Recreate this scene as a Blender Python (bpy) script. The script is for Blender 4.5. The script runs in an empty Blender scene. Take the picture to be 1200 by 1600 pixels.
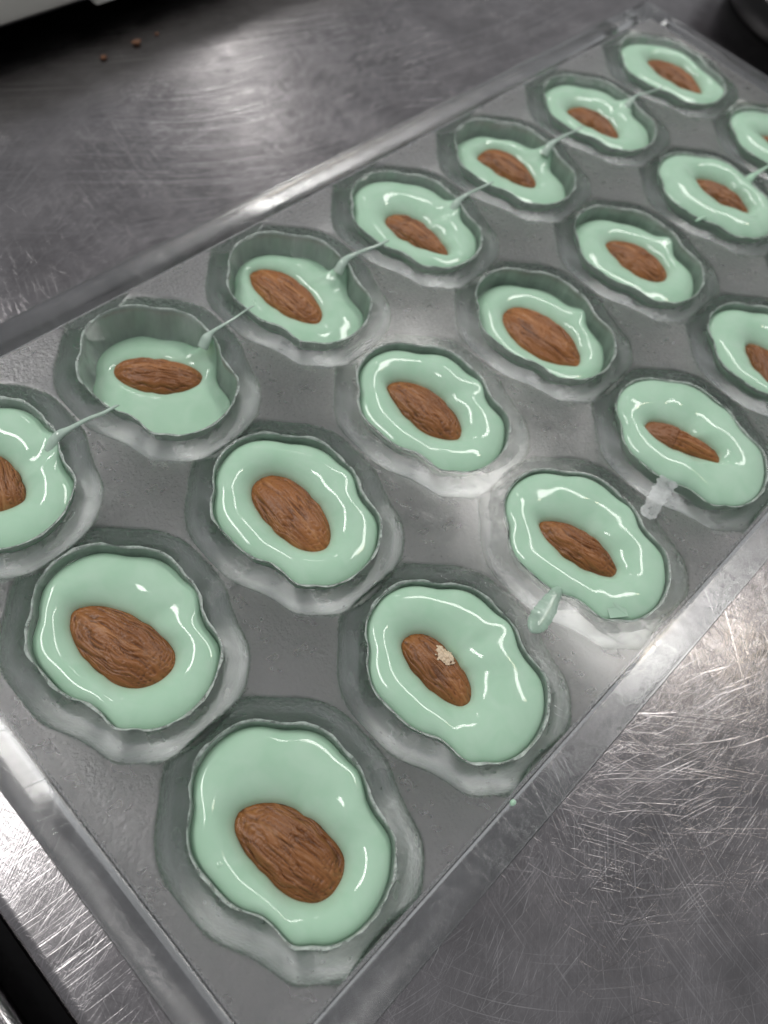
import bpy, bmesh, math, random
from mathutils import Vector, Matrix, noise

MM = 0.001                      # everything below is written in millimetres
scene = bpy.context.scene
col = scene.collection

# ------------------------------------------------------------------ camera
H = 22.0                        # height of the mould's top face above the table
cam_data = bpy.data.cameras.new("camera")
cam = bpy.data.objects.new("camera", cam_data)
col.objects.link(cam)
right = Vector((0.70734776, -0.69340666, 0.13728201))
up = Vector((0.56109506, 0.66890806, 0.48758009))
back = Vector((-0.42992032, -0.26786043, 0.86221767))
cam.matrix_world = Matrix((
    (right.x, up.x, back.x, -14.37 * MM),
    (right.y, up.y, back.y, -89.03 * MM),
    (right.z, up.z, back.z, (122.75 + H) * MM),
    (0, 0, 0, 1)))
cam_data.sensor_fit = 'VERTICAL'
cam_data.sensor_height = 24.0
cam_data.sensor_width = 18.0
cam_data.lens = 24.0 * 1228.2 / 1600.0
cam_data.clip_start = 0.005
cam_data.clip_end = 50.0
cam_data.dof.use_dof = True
cam_data.dof.focus_distance = 0.130
cam_data.dof.aperture_fstop = 12.0
scene.camera = cam

# ------------------------------------------------------------------ light
world = bpy.data.worlds.new("World")
scene.world = world
world.use_nodes = True
bg = world.node_tree.nodes["Background"]
bg.inputs[0].default_value = (0.96, 0.97, 1.0, 1)
bg.inputs[1].default_value = 0.34


def tube_lamp(name, a, b, width, power, color):
    """A long ceiling fixture between the points a and b, facing down."""
    d = bpy.data.lights.new(name, 'AREA')
    d.shape = 'RECTANGLE'
    a, b = Vector(a), Vector(b)
    d.size = (b - a).length
    d.size_y = width
    d.energy = power
    d.color = color
    o = bpy.data.objects.new(name, d)
    col.objects.link(o)
    ax = (b - a).normalized()
    z = Vector((0, 0, 1))
    y = z.cross(ax)
    m = Matrix((ax, y, z)).transposed().to_4x4()
    m.translation = (a + b) / 2
    o.matrix_world = m
    return o


tube_lamp("ceiling_tube_lamp", (0.95, -0.25, 1.5), (1.16, 0.80, 1.5), 0.20, 9.5, (1.0, 0.975, 0.94))
tube_lamp("ceiling_tube_lamp", (1.34, 1.55, 1.5), (1.60, 2.3, 1.5), 0.08, 1.9, (1.0, 0.975, 0.94))
tube_lamp("ceiling_tube_lamp", (-0.42, 0.40, 1.5), (-0.20, 1.8, 1.5), 0.20, 16.5, (1.0, 0.98, 0.95))

sd = bpy.data.lights.new("warm_spot_lamp", 'AREA')
sd.shape = 'DISK'
sd.size = 0.11
sd.energy = 0.55
sd.color = (1.0, 0.86, 0.66)
so = bpy.data.objects.new("warm_spot_lamp", sd)
col.objects.link(so)
so.location = (1.03, -0.31, 1.5)

scene.view_settings.view_transform = 'Standard'
scene.view_settings.look = 'None'
scene.view_settings.exposure = 0.0
scene.view_settings.gamma = 1.0
scene.view_settings.use_curve_mapping = False
scene.cycles.use_denoising = True
scene.cycles.max_bounces = 16
scene.cycles.transmission_bounces = 14
scene.cycles.glossy_bounces = 6
scene.cycles.diffuse_bounces = 4
scene.cycles.transparent_max_bounces = 16
scene.cycles.caustics_reflective = True
scene.cycles.caustics_refractive = True
scene.cycles.sample_clamp_indirect = 6.0
scene.cycles.blur_glossy = 0.3


# ------------------------------------------------------------------ helpers
def mesh_object(name, verts, faces, mats, parent=None, smooth=True, face_mats=None, loc=(0, 0, 0)):
    me = bpy.data.meshes.new(name)
    me.from_pydata([tuple(c * MM for c in v) for v in verts], [], faces)
    for m in mats:
        me.materials.append(m)
    if face_mats:
        me.polygons.foreach_set("material_index", face_mats)
    if smooth:
        me.polygons.foreach_set("use_smooth", [True] * len(me.polygons))
    me.update()
    o = bpy.data.objects.new(name, me)
    col.objects.link(o)
    o.location = tuple(c * MM for c in loc)
    if parent:
        o.parent = parent
    return o


def empty(name, loc=(0, 0, 0)):
    o = bpy.data.objects.new(name, None)
    o.empty_display_size = 0.01
    col.objects.link(o)
    o.location = tuple(c * MM for c in loc)
    return o


def tag(o, label, category, group=None):
    o["label"] = label
    o["category"] = category
    if group:
        o["group"] = group
    return o


def new_mat(name):
    m = bpy.data.materials.new(name)
    m.use_nodes = True
    nt = m.node_tree
    return m, nt, nt.nodes["Principled BSDF"]


def N(nt, kind, **kw):
    n = nt.nodes.new(kind)
    for k, v in kw.items():
        setattr(n, k, v)
    return n


def link(nt, a, b):
    nt.links.new(a, b)


def maprange(nt, src, a, b, c, d):
    n = N(nt, 'ShaderNodeMapRange')
    n.inputs[1].default_value = a
    n.inputs[2].default_value = b
    n.inputs[3].default_value = c
    n.inputs[4].default_value = d
    link(nt, src, n.inputs[0])
    return n.outputs[0]


def math_node(nt, op, a, b=None):
    n = N(nt, 'ShaderNodeMath', operation=op)
    for i, v in enumerate((a, b)):
        if v is None:
            continue
        if isinstance(v, (int, float)):
            n.inputs[i].default_value = v
        else:
            link(nt, v, n.inputs[i])
    return n.outputs[0]


def noise_tex(nt, vec, scale, detail=3.0, rough=0.5):
    n = N(nt, 'ShaderNodeTexNoise')
    n.inputs['Scale'].default_value = scale
    n.inputs['Detail'].default_value = detail
    n.inputs['Roughness'].default_value = rough
    if vec is not None:
        link(nt, vec, n.inputs['Vector'])
    return n.outputs['Fac']


def mix_color(nt, fac, a, b, mode='MIX'):
    n = N(nt, 'ShaderNodeMix', data_type='RGBA', blend_type=mode)
    for sock, v in ((n.inputs[0], fac), (n.inputs[6], a), (n.inputs[7], b)):
        if isinstance(v, (int, float)):
            sock.default_value = v
        elif isinstance(v, tuple):
            sock.default_value = v
        else:
            link(nt, v, sock)
    return n.outputs[2]


def mapping(nt, vec, scale=(1, 1, 1), rot=(0, 0, 0), loc=(0, 0, 0)):
    n = N(nt, 'ShaderNodeMapping')
    n.inputs['Scale'].default_value = scale
    n.inputs['Rotation'].default_value = rot
    n.inputs['Location'].default_value = loc
    link(nt, vec, n.inputs['Vector'])
    return n.outputs[0]


# ------------------------------------------------------------------ materials
def steel_material():
    """Worn stainless steel: crossed hairline scratches, some in sweeping arcs."""
    m, nt, bsdf = new_mat("scratched_steel")
    geo = N(nt, 'ShaderNodeTexCoord').outputs['Object']
    warp = N(nt, 'ShaderNodeTexNoise')
    warp.inputs['Scale'].default_value = 9.0
    warp.inputs['Detail'].default_value = 1.0
    link(nt, geo, warp.inputs['Vector'])
    wv = N(nt, 'ShaderNodeVectorMath', operation='MULTIPLY_ADD')
    link(nt, warp.outputs['Color'], wv.inputs[0])
    wv.inputs[1].default_value = (0.035, 0.035, 0)
    link(nt, geo, wv.inputs[2])
    wp = wv.outputs[0]
    layers = []

    def streak(vec, lo, hi, seed):
        n = N(nt, 'ShaderNodeTexNoise')
        n.inputs['Scale'].default_value = 1.0
        n.inputs['Detail'].default_value = 0.8
        n.inputs['Roughness'].default_value = 0.5
        v = mapping(nt, vec, loc=(seed * 3.7, seed * 1.3, seed))
        link(nt, v, n.inputs['Vector'])
        k = maprange(nt, n.outputs['Fac'], lo, hi, 0, 1)
        msk = noise_tex(nt, mapping(nt, geo, loc=(seed * 0.31, seed * 0.17, 0)), 30, 3, 0.6)
        return math_node(nt, 'MULTIPLY', k, maprange(nt, msk, 0.38, 0.64, 0.22, 0.9))

    for i, (ang, ls, ws, lo, hi) in enumerate((
            (14, 75, 5600, 0.63, 0.75), (61, 110, 6200, 0.63, 0.74), (-33, 60, 5000, 0.65, 0.76),
            (99, 120, 6000, 0.62, 0.74), (-71, 80, 5400, 0.64, 0.75), (38, 24, 3000, 0.70, 0.77),
            (-8, 130, 6400, 0.62, 0.74), (78, 70, 5800, 0.64, 0.75))):
        v = mapping(nt, wp, rot=(0, 0, math.radians(ang)))
        v = mapping(nt, v, scale=(ls, ws, 1))
        layers.append(streak(v, lo, hi, i + 1))
    # arcs: polar coordinates about the places a scouring hand circled
    for i, (px, py, ls, ws, lo, hi) in enumerate((
            (0.13, -0.04, 3.5, 3000, 0.65, 0.76), (0.22, 0.33, 4.0, 1100, 0.56, 0.66),
            (-0.02, -0.21, 4.5, 3200, 0.64, 0.73), (0.26, -0.20, 3.8, 3000, 0.64, 0.73))):
        v = N(nt, 'ShaderNodeVectorMath', operation='SUBTRACT')
        link(nt, wp, v.inputs[0])
        v.inputs[1].default_value = (px, py, 0)
        sx = N(nt, 'ShaderNodeSeparateXYZ')
        link(nt, v.outputs[0], sx.inputs[0])
        ang = math_node(nt, 'ARCTAN2', sx.outputs[1], sx.outputs[0])
        r2 = math_node(nt, 'ADD', math_node(nt, 'MULTIPLY', sx.outputs[0], sx.outputs[0]),
                       math_node(nt, 'MULTIPLY', sx.outputs[1], sx.outputs[1]))
        rad = math_node(nt, 'SQRT', r2)
        cx = N(nt, 'ShaderNodeCombineXYZ')
        link(nt, math_node(nt, 'MULTIPLY', ang, ls), cx.inputs[0])
        link(nt, math_node(nt, 'MULTIPLY', rad, ws), cx.inputs[1])
        layers.append(math_node(nt, 'MULTIPLY', streak(cx.outputs[0], lo, hi, i + 11), maprange(nt, rad, 0.22, 0.32, 1, 0)))
    bright = layers[0]
    for l in (layers[2], layers[4], layers[6], layers[8], layers[9], layers[11]):
        bright = math_node(nt, 'MAXIMUM', bright, l)
    dark = layers[1]
    for l in (layers[3], layers[5], layers[7], layers[10]):
        dark = math_node(nt, 'MAXIMUM', dark, l)
    # faint overall brushing that wanders in direction
    brush = N(nt, 'ShaderNodeTexNoise')
    brush.inputs['Scale'].default_value = 1.0
    brush.inputs['Detail'].default_value = 2.0
    link(nt, mapping(nt, mapping(nt, wp, rot=(0, 0, math.radians(-24))), scale=(55, 3800, 1)), brush.inputs['Vector'])
    brushing = maprange(nt, brush.outputs['Fac'], 0.35, 0.65, 0, 1)
    smudge = maprange(nt, noise_tex(nt, mapping(nt, geo, loc=(0.4, 0.2, 0)), 70, 4, 0.6), 0.42, 0.62, 0, 1)
    # patchy wear
    patch = maprange(nt, noise_tex(nt, geo, 60, 7, 0.72), 0.36, 0.64, 0, 1)
    grain = noise_tex(nt, mapping(nt, geo, scale=(900, 900, 1)), 1.0, 2, 0.6)
    base = mix_color(nt, patch, (0.245, 0.235, 0.24, 1), (0.345, 0.33, 0.34, 1))
    base = mix_color(nt, math_node(nt, 'MULTIPLY', bright, 0.65), base, (0.72, 0.70, 0.71, 1))
    base = mix_color(nt, math_node(nt, 'MULTIPLY', dark, 0.45), base, (0.12, 0.115, 0.12, 1))
    base = mix_color(nt, math_node(nt, 'MULTIPLY', brushing, 0.30), base, (0.20, 0.19, 0.195, 1))
    link(nt, base, bsdf.inputs['Base Color'])
    bsdf.inputs['Metallic'].default_value = 1.0
    rg = math_node(nt, 'ADD', math_node(nt, 'MULTIPLY', smudge, 0.055), maprange(nt, patch, 0, 1, 0.155, 0.20))
    link(nt, rg, bsdf.inputs['Roughness'])
    hgt = math_node(nt, 'SUBTRACT', math_node(nt, 'ADD', math_node(nt, 'MULTIPLY', grain, 0.3), math_node(nt, 'MULTIPLY', brushing, 0.35)), math_node(nt, 'ADD', bright, dark))
    b = N(nt, 'ShaderNodeBump')
    b.inputs['Strength'].default_value = 0.26
    b.inputs['Distance'].default_value = 0.00005
    link(nt, hgt, b.inputs['Height'])
    link(nt, b.outputs[0], bsdf.inputs['Normal'])
    return m


def clear_plastic(name, rough, grain_scale, grain_strength, tint, scratches=False, clear=1.0):
    m, nt, bsdf = new_mat(name)
    geo = N(nt, 'ShaderNodeTexCoord').outputs['Object']
    bsdf.inputs['Base Color'].default_value = (*tint, 1)
    bsdf.inputs['Transmission Weight'].default_value = clear
    bsdf.inputs['IOR'].default_value = 1.52
    n1 = noise_tex(nt, geo, grain_scale, 3, 0.6)
    hgt = n1
    if scratches:
        acc = None
        for i, a in enumerate((20, -48, 75)):
            v = mapping(nt, geo, rot=(0, 0, math.radians(a)))
            v = mapping(nt, v, scale=(60, 3000, 1), loc=(i * 5.1, i * 2.2, 0))
            s = maprange(nt, noise_tex(nt, v, 1.0, 1.0), 0.66, 0.74, 0, 1)
            acc = s if acc is None else math_node(nt, 'MAXIMUM', acc, s)
        haze = maprange(nt, noise_tex(nt, geo, 55, 3, 0.6), 0.42, 0.68, 0.0, 1.0)
        r = math_node(nt, 'ADD', maprange(nt, haze, 0, 1, rough, rough + 0.10), math_node(nt, 'MULTIPLY', acc, 0.08))
        link(nt, r, bsdf.inputs['Roughness'])
        hgt = math_node(nt, 'SUBTRACT', math_node(nt, 'MULTIPLY', n1, 0.4), math_node(nt, 'MULTIPLY', acc, 0.25))
    else:
        bsdf.inputs['Roughness'].default_value = rough
    b = N(nt, 'ShaderNodeBump')
    b.inputs['Strength'].default_value = grain_strength
    b.inputs['Distance'].default_value = 0.0003
    link(nt, hgt, b.inputs['Height'])
    link(nt, b.outputs[0], bsdf.inputs['Normal'])
    return m


def underside_plastic():
    """Underside of the mould: grainy frosted flats that pass smoothly into the plainer cavity shells."""
    m, nt, bsdf = new_mat("polycarbonate_underside")
    geo = N(nt, 'ShaderNodeTexCoord').outputs['Object']
    k = N(nt, 'ShaderNodeAttribute', attribute_name="shell").outputs['Fac']
    cloud = noise_tex(nt, geo, 170, 3, 0.6)
    kk = math_node(nt, 'ADD', k, math_node(nt, 'MULTIPLY', math_node(nt, 'SUBTRACT', cloud, 0.5), 0.2))
    kc = maprange(nt, kk, 0.0, 0.45, 0, 1)
    link(nt, mix_color(nt, kc, (0.97, 0.95, 0.95, 1), (0.45, 0.575, 0.50, 1)), bsdf.inputs['Base Color'])  # shells painted dark green for filling seen through, and to dim glare
    slope = math_node(nt, 'MAXIMUM', 0.0, math_node(nt, 'SUBTRACT', 1.0, math_node(nt, 'MULTIPLY', math_node(nt, 'ABSOLUTE', math_node(nt, 'SUBTRACT', k, 0.16)), 5.0)))
    tr = math_node(nt, 'SUBTRACT', maprange(nt, k, 0, 0.3, 0.76, 1.0), math_node(nt, 'MULTIPLY', slope, 0.0))
    link(nt, tr, bsdf.inputs['Transmission Weight'])
    link(nt, maprange(nt, cloud, 0.3, 0.7, 0.25, 0.33), bsdf.inputs['Roughness'])
    bsdf.inputs['IOR'].default_value = 1.52
    b = N(nt, 'ShaderNodeBump')
    b.inputs['Distance'].default_value = 0.0003
    link(nt, maprange(nt, k, 0, 1, 1.0, 0.25), b.inputs['Strength'])
    link(nt, math_node(nt, 'ADD', noise_tex(nt, geo, 1250, 3, 0.6), math_node(nt, 'MULTIPLY', cloud, 0.3)), b.inputs['Height'])
    link(nt, b.outputs[0], bsdf.inputs['Normal'])
    return m


def batter_material():
    m, nt, bsdf = new_mat("mint_green_filling")
    geo = N(nt, 'ShaderNodeTexCoord').outputs['Object']
    wob = N(nt, 'ShaderNodeTexNoise')
    wob.inputs['Scale'].default_value = 120
    link(nt, geo, wob.inputs['Vector'])
    sw = N(nt, 'ShaderNodeVectorMath', operation='MULTIPLY_ADD')
    link(nt, wob.outputs['Color'], sw.inputs[0])
    sw.inputs[1].default_value = (0.012, 0.012, 0.0)
    link(nt, geo, sw.inputs[2])
    n = maprange(nt, noise_tex(nt, sw.outputs[0], 230, 3), 0.3, 0.7, 0, 1)
    c = mix_color(nt, n, (0.440, 0.670, 0.500, 1), (0.505, 0.715, 0.560, 1))
    pin = N(nt, 'ShaderNodeTexVoronoi')
    pin.inputs['Scale'].default_value = 210
    link(nt, geo, pin.inputs['Vector'])
    dot = maprange(nt, pin.outputs['Distance'], 0.03, 0.10, 1, 0)
    rare = maprange(nt, noise_tex(nt, geo, 75, 1), 0.60, 0.66, 0, 1)
    bub = N(nt, 'ShaderNodeBump')
    bub.inputs['Strength'].default_value = 0.5
    bub.inputs['Distance'].default_value = 0.0003
    link(nt, math_node(nt, 'MULTIPLY', dot, rare), bub.inputs['Height'])
    link(nt, bub.outputs[0], bsdf.inputs['Normal'])
    link(nt, c, bsdf.inputs['Base Color'])
    link(nt, maprange(nt, noise_tex(nt, geo, 90, 3), 0.4, 0.7, 0.04, 0.13), bsdf.inputs['Roughness'])
    bsdf.inputs['IOR'].default_value = 1.46
    bsdf.inputs['Subsurface Weight'].default_value = 0.35
    bsdf.inputs['Subsurface Radius'].default_value = (0.7, 1.0, 0.8)
    bsdf.inputs['Subsurface Scale'].default_value = 0.0012
    return m


def film_material():
    """A thin smear of filling left on the cavity wall: part see-through."""
    m, nt, bsdf = new_mat("thin_green_film")
    geo = N(nt, 'ShaderNodeTexCoord').outputs['Object']
    v = mapping(nt, geo, scale=(210, 210, 40))
    n = noise_tex(nt, v, 1.0, 3, 0.55)
    bsdf.inputs['Base Color'].default_value = (0.58, 0.70, 0.62, 1)
    bsdf.inputs['Roughness'].default_value = 0.22
    bsdf.inputs['IOR'].default_value = 1.4
    link(nt, maprange(nt, n, 0.32, 0.68, 0.38, 0.88), bsdf.inputs['Alpha'])
    return m


def almond_material():
    m, nt, bsdf = new_mat("almond_skin")
    geo = N(nt, 'ShaderNodeTexCoord').outputs['Object']
    info = N(nt, 'ShaderNodeObjectInfo').outputs['Random']
    ridge = N(nt, 'ShaderNodeAttribute', attribute_name="groove").outputs['Fac']
    v = mapping(nt, geo, scale=(110, 900, 400))
    fine = noise_tex(nt, v, 1.0, 4, 0.6)
    speck = noise_tex(nt, geo, 2400, 2, 0.6)
    mid = noise_tex(nt, mapping(nt, geo, scale=(70, 300, 200)), 1.0, 3)
    c = mix_color(nt, maprange(nt, mid, 0.3, 0.7, 0, 1), (0.215, 0.077, 0.019, 1), (0.32, 0.126, 0.036, 1))
    c = mix_color(nt, maprange(nt, fine, 0.50, 0.72, 0, 0.8), c, (0.42, 0.20, 0.08, 1))
    c = mix_color(nt, maprange(nt, ridge, 0.15, 0.9, 0, 0.82), c, (0.062, 0.019, 0.005, 1))
    c = mix_color(nt, maprange(nt, speck, 0.62, 0.75, 0, 0.35), c, (0.40, 0.22, 0.11, 1))
    hs = N(nt, 'ShaderNodeHueSaturation')
    link(nt, maprange(nt, info, 0, 1, 0.82, 1.22), hs.inputs['Value'])
    link(nt, c, hs.inputs['Color'])
    link(nt, hs.outputs[0], bsdf.inputs['Base Color'])
    bsdf.inputs['Roughness'].default_value = 0.40
    bsdf.inputs['Specular IOR Level'].default_value = 0.5
    b = N(nt, 'ShaderNodeBump')
    b.inputs['Strength'].default_value = 0.5
    b.inputs['Distance'].default_value = 0.0004
    link(nt, math_node(nt, 'ADD', fine, math_node(nt, 'MULTIPLY', speck, 0.3)), b.inputs['Height'])
    link(nt, b.outputs[0], bsdf.inputs['Normal'])
    return m


def plain(name, color, rough, metallic=0.0, noise_amt=0.08, scale=60):
    m, nt, bsdf = new_mat(name)
    geo = N(nt, 'ShaderNodeTexCoord').outputs['Object']
    n = noise_tex(nt, geo, scale, 4, 0.6)
    lo = tuple(c * (1 - noise_amt) for c in color) + (1,)
    hi = tuple(min(1, c * (1 + noise_amt)) for c in color) + (1,)
    link(nt, mix_color(nt, n, lo, hi), bsdf.inputs['Base Color'])
    link(nt, maprange(nt, n, 0, 1, max(0.02, rough - 0.06), rough + 0.06), bsdf.inputs['Roughness'])
    bsdf.inputs['Metallic'].default_value = metallic
    return m


M_STEEL = steel_material()
M_TOP = clear_plastic("polycarbonate_top_face", 0.11, 300, 0.05, (0.95, 0.97, 0.965), True)
M_WALL = clear_plastic("polycarbonate_cavity_wall", 0.06, 200, 0.03, (0.88, 0.91, 0.895))
M_FROST = underside_plastic()
M_SKIRT = clear_plastic("polycarbonate_skirt", 0.04, 150, 0.0, (0.94, 0.96, 0.955))
M_RIM = clear_plastic("polycarbonate_rim_top", 0.06, 300, 0.05, (0.95, 0.97, 0.965), True)
M_BATTER = batter_material()
M_FILM = film_material()
M_ALMOND = almond_material()
M_FLESH = plain("almond_flesh", (0.72, 0.58, 0.42), 0.6, 0, 0.25, 900)
M_CRUMB = plain("cocoa_crumb", (0.15, 0.06, 0.025), 0.6, 0, 0.4, 900)
M_WHITE = plain("cream_white_plastic", (0.62, 0.61, 0.56), 0.35, 0, 0.05, 30)
M_DARK = plain("black_rubber_and_shade", (0.012, 0.012, 0.013), 0.45, 0, 0.2, 80)  # feet, and the painted shade under housing and bowl
M_BOWL = plain("polished_steel", (0.60, 0.59, 0.60), 0.16, 1.0, 0.06, 50)
M_FLOOR = plain("dark_floor", (0.010, 0.010, 0.011), 0.6, 0, 0.2, 20)


def sheer(name, color, rough, alpha_lo, alpha_hi, scale, bump):
    """Thin dried film: colour shows where it lies thick."""
    m, nt, bsdf = new_mat(name)
    geo = N(nt, 'ShaderNodeTexCoord').outputs['Object']
    n = noise_tex(nt, geo, scale, 4, 0.65)
    bsdf.inputs['Base Color'].default_value = (*color, 1)
    bsdf.inputs['Roughness'].default_value = rough
    link(nt, maprange(nt, n, 0.35, 0.65, alpha_lo, alpha_hi), bsdf.inputs['Alpha'])
    b = N(nt, 'ShaderNodeBump')
    b.inputs['Strength'].default_value = bump
    b.inputs['Distance'].default_value = 0.0005
    link(nt, noise_tex(nt, geo, 1500, 3, 0.6), b.inputs['Height'])
    link(nt, b.outputs[0], bsdf.inputs['Normal'])
    return m


M_DRIP = sheer("thin_green_drip", (0.44, 0.62, 0.50), 0.08, 0.62, 0.92, 260, 0.05)
M_SMEAR = sheer("glossy_fat_smear", (0.70, 0.74, 0.74), 0.22, 0.30, 0.65, 420, 0.15)  # fat film, with the lamp's silvery reflection put into its pale colour
M_SCUM = sheer("dull_scraped_film", (0.24, 0.26, 0.25), 0.35, 0.08, 0.42, 240, 0.25)
M_SKIN = plain("smooth_almond_skin", (0.255, 0.105, 0.04), 0.45, 0, 0.15, 500)
M_THREAD = sheer("pale_pulled_thread", (0.56, 0.70, 0.61), 0.10, 0.70, 0.95, 300, 0.03)
M_LIP = sheer("pale_rim_residue", (0.62, 0.70, 0.65), 0.25, 0.15, 0.8, 500, 0.2)

# ------------------------------------------------------------------ table
def rounded_slab(name, x0, x1, y0, y1, top, thick, rad, mat):
    """Steel worktop whose long edges roll over in a small radius."""
    prof = []
    seg = 8
    for i in range(seg + 1):
        a = math.pi * (1 - 0.5 * i / seg)
        prof.append((x0 + rad + rad * math.cos(a), top - rad + rad * math.sin(a)))
    for i in range(seg + 1):
        a = math.pi * (0.5 - 0.5 * i / seg)
        prof.append((x1 - rad + rad * math.cos(a), top - rad + rad * math.sin(a)))
    prof = [(x0, top - thick)] + prof + [(x1, top - thick)]
    n = len(prof)
    v = [(x, y0, z) for x, z in prof] + [(x, y1, z) for x, z in prof]
    f = [(i, (i + 1), n + i + 1, n + i) for i in range(n - 1)]
    f.append((n - 1, 0, n, 2 * n - 1))
    f.append(tuple(range(n))[::-1])
    f.append(tuple(range(n, 2 * n)))
    f = [tuple(reversed(q)) for q in f]
    o = mesh_object(name, v, f, [mat])
    o.data.polygons.foreach_set("use_smooth", [len(p.vertices) == 4 for p in o.data.polygons])
    bm = bmesh.new()
    bm.from_mesh(o.data)
    bmesh.ops.recalc_face_normals(bm, faces=bm.faces)
    bm.to_mesh(o.data)
    bm.free()
    m = o.modifiers.new("split", 'EDGE_SPLIT')
    m.split_angle = math.radians(50)
    return o


table = rounded_slab("worktop", -40.0, 700.0, -520.0, 560.0, 0.0, 34.0, 2.6, M_STEEL)
table["kind"] = "structure"
table2 = rounded_slab("neighbouring_worktop", -640.0, -44.6, -520.0, 560.0, 0.0, 34.0, 2.6, M_STEEL)
table2["kind"] = "structure"
fl = mesh_object("floor", [(-1500, -1500, -860), (1500, -1500, -860), (1500, 1500, -860), (-1500, 1500, -860)],
                 [(0, 1, 2, 3)], [M_FLOOR])
fl["kind"] = "structure"

# ------------------------------------------------------------------ the mould
ROWS, COLS = 7, 3
RP, CP = 36.0, 40.0
C0 = (-0.27, 0.52)
OUTLINE = [12.77, 12.76, 12.93, 13.28, 13.69, 14.01, 14.29, 14.46, 14.54, 14.54, 14.48, 14.61, 15.09, 15.67, 16.17,
           16.53, 16.77, 16.89, 16.97, 16.92, 16.82, 16.62, 16.36, 15.92, 15.41, 14.8, 14.55, 14.57, 14.61, 14.55,
           14.45, 14.2, 13.88, 13.5, 13.19, 13.01, 12.91, 12.85, 12.77, 12.64, 12.45, 12.27, 12.28, 12.69, 13.34,
           14.47, 15.39, 15.67, 15.83, 16.39, 16.71, 16.89, 16.97, 16.98, 16.95, 16.86, 16.73, 16.54, 16.34, 16.04,
           15.75, 15.5, 15.09, 14.3, 13.38, 12.65, 12.29, 12.08, 12.22, 12.41, 12.62, 12.77]


def cyc(tab, t):
    """Periodic Catmull-Rom lookup, t in turns."""
    n = len(tab)
    f = (t % 1.0) * n
    i = int(f)
    u = f - i
    p0, p1, p2, p3 = (tab[(i + k) % n] for k in (-1, 0, 1, 2))
    return 0.5 * (2 * p1 + (p2 - p0) * u + (2 * p0 - 5 * p1 + 4 * p2 - p3) * u * u
                  + (3 * p1 - p0 - 3 * p2 + p3) * u ** 3)


def outline(th):
    return cyc(OUTLINE, th / (2 * math.pi))


DEPTH_IN, DEPTH_OUT, PLATE = 15.5, 18.4, 3.0


def shrink(d, depth, p=2.3):
    d = min(max(d, 0.0), depth)
    return max(0.0, 1 - (d / depth) ** p) ** (1 / p)


SMOOTH = [sum(OUTLINE[(i + k) % 72] * w for k, w in zip(range(-4, 5), (1, 2, 3, 4, 5, 4, 3, 2, 1))) / 25 for i in range(72)]


def shell_outline(th):
    return 0.25 * cyc(SMOOTH, th / (2 * math.pi)) + 0.75 * outline(th) + 4.9


def shell_depth(x, y):
    q = math.hypot(x, y) / shell_outline(math.atan2(y, x))
    if q >= 1:
        return 0.0
    ledge = 0.10 * math.exp(-((q - 0.80) / 0.035) ** 2) + 0.07 * math.exp(-((q - 0.915) / 0.018) ** 2)
    return DEPTH_OUT * max(0.0, 1 - q ** 2.05) ** (1 / 2.05) + ledge


def smax(a, b, k):
    h = max(k - abs(a - b), 0.0) / k
    return max(a, b) + h * h * k * 0.25


def under_depth(x, y):
    """Depth of the mould's underside below its top face; the same on both sides of a cell border."""
    ds = sorted(shell_depth(x - i * RP, y - j * CP) for i in (-1, 0, 1) for j in (-1, 0, 1))
    return smax(PLATE, smax(ds[-1], ds[-2], 3.0), 3.6)


SEG = 32            # boundary points per cell side


def cell_boundary():
    pts = []
    hx, hy = RP / 2, CP / 2
    for i in range(SEG):
        pts.append((hx, -hy + CP * i / SEG))
    for i in range(SEG):
        pts.append((hx - RP * i / SEG, hy))
    for i in range(SEG):
        pts.append((-hx, hy - CP * i / SEG))
    for i in range(SEG):
        pts.append((-hx + RP * i / SEG, -hy))
    return pts


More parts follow.
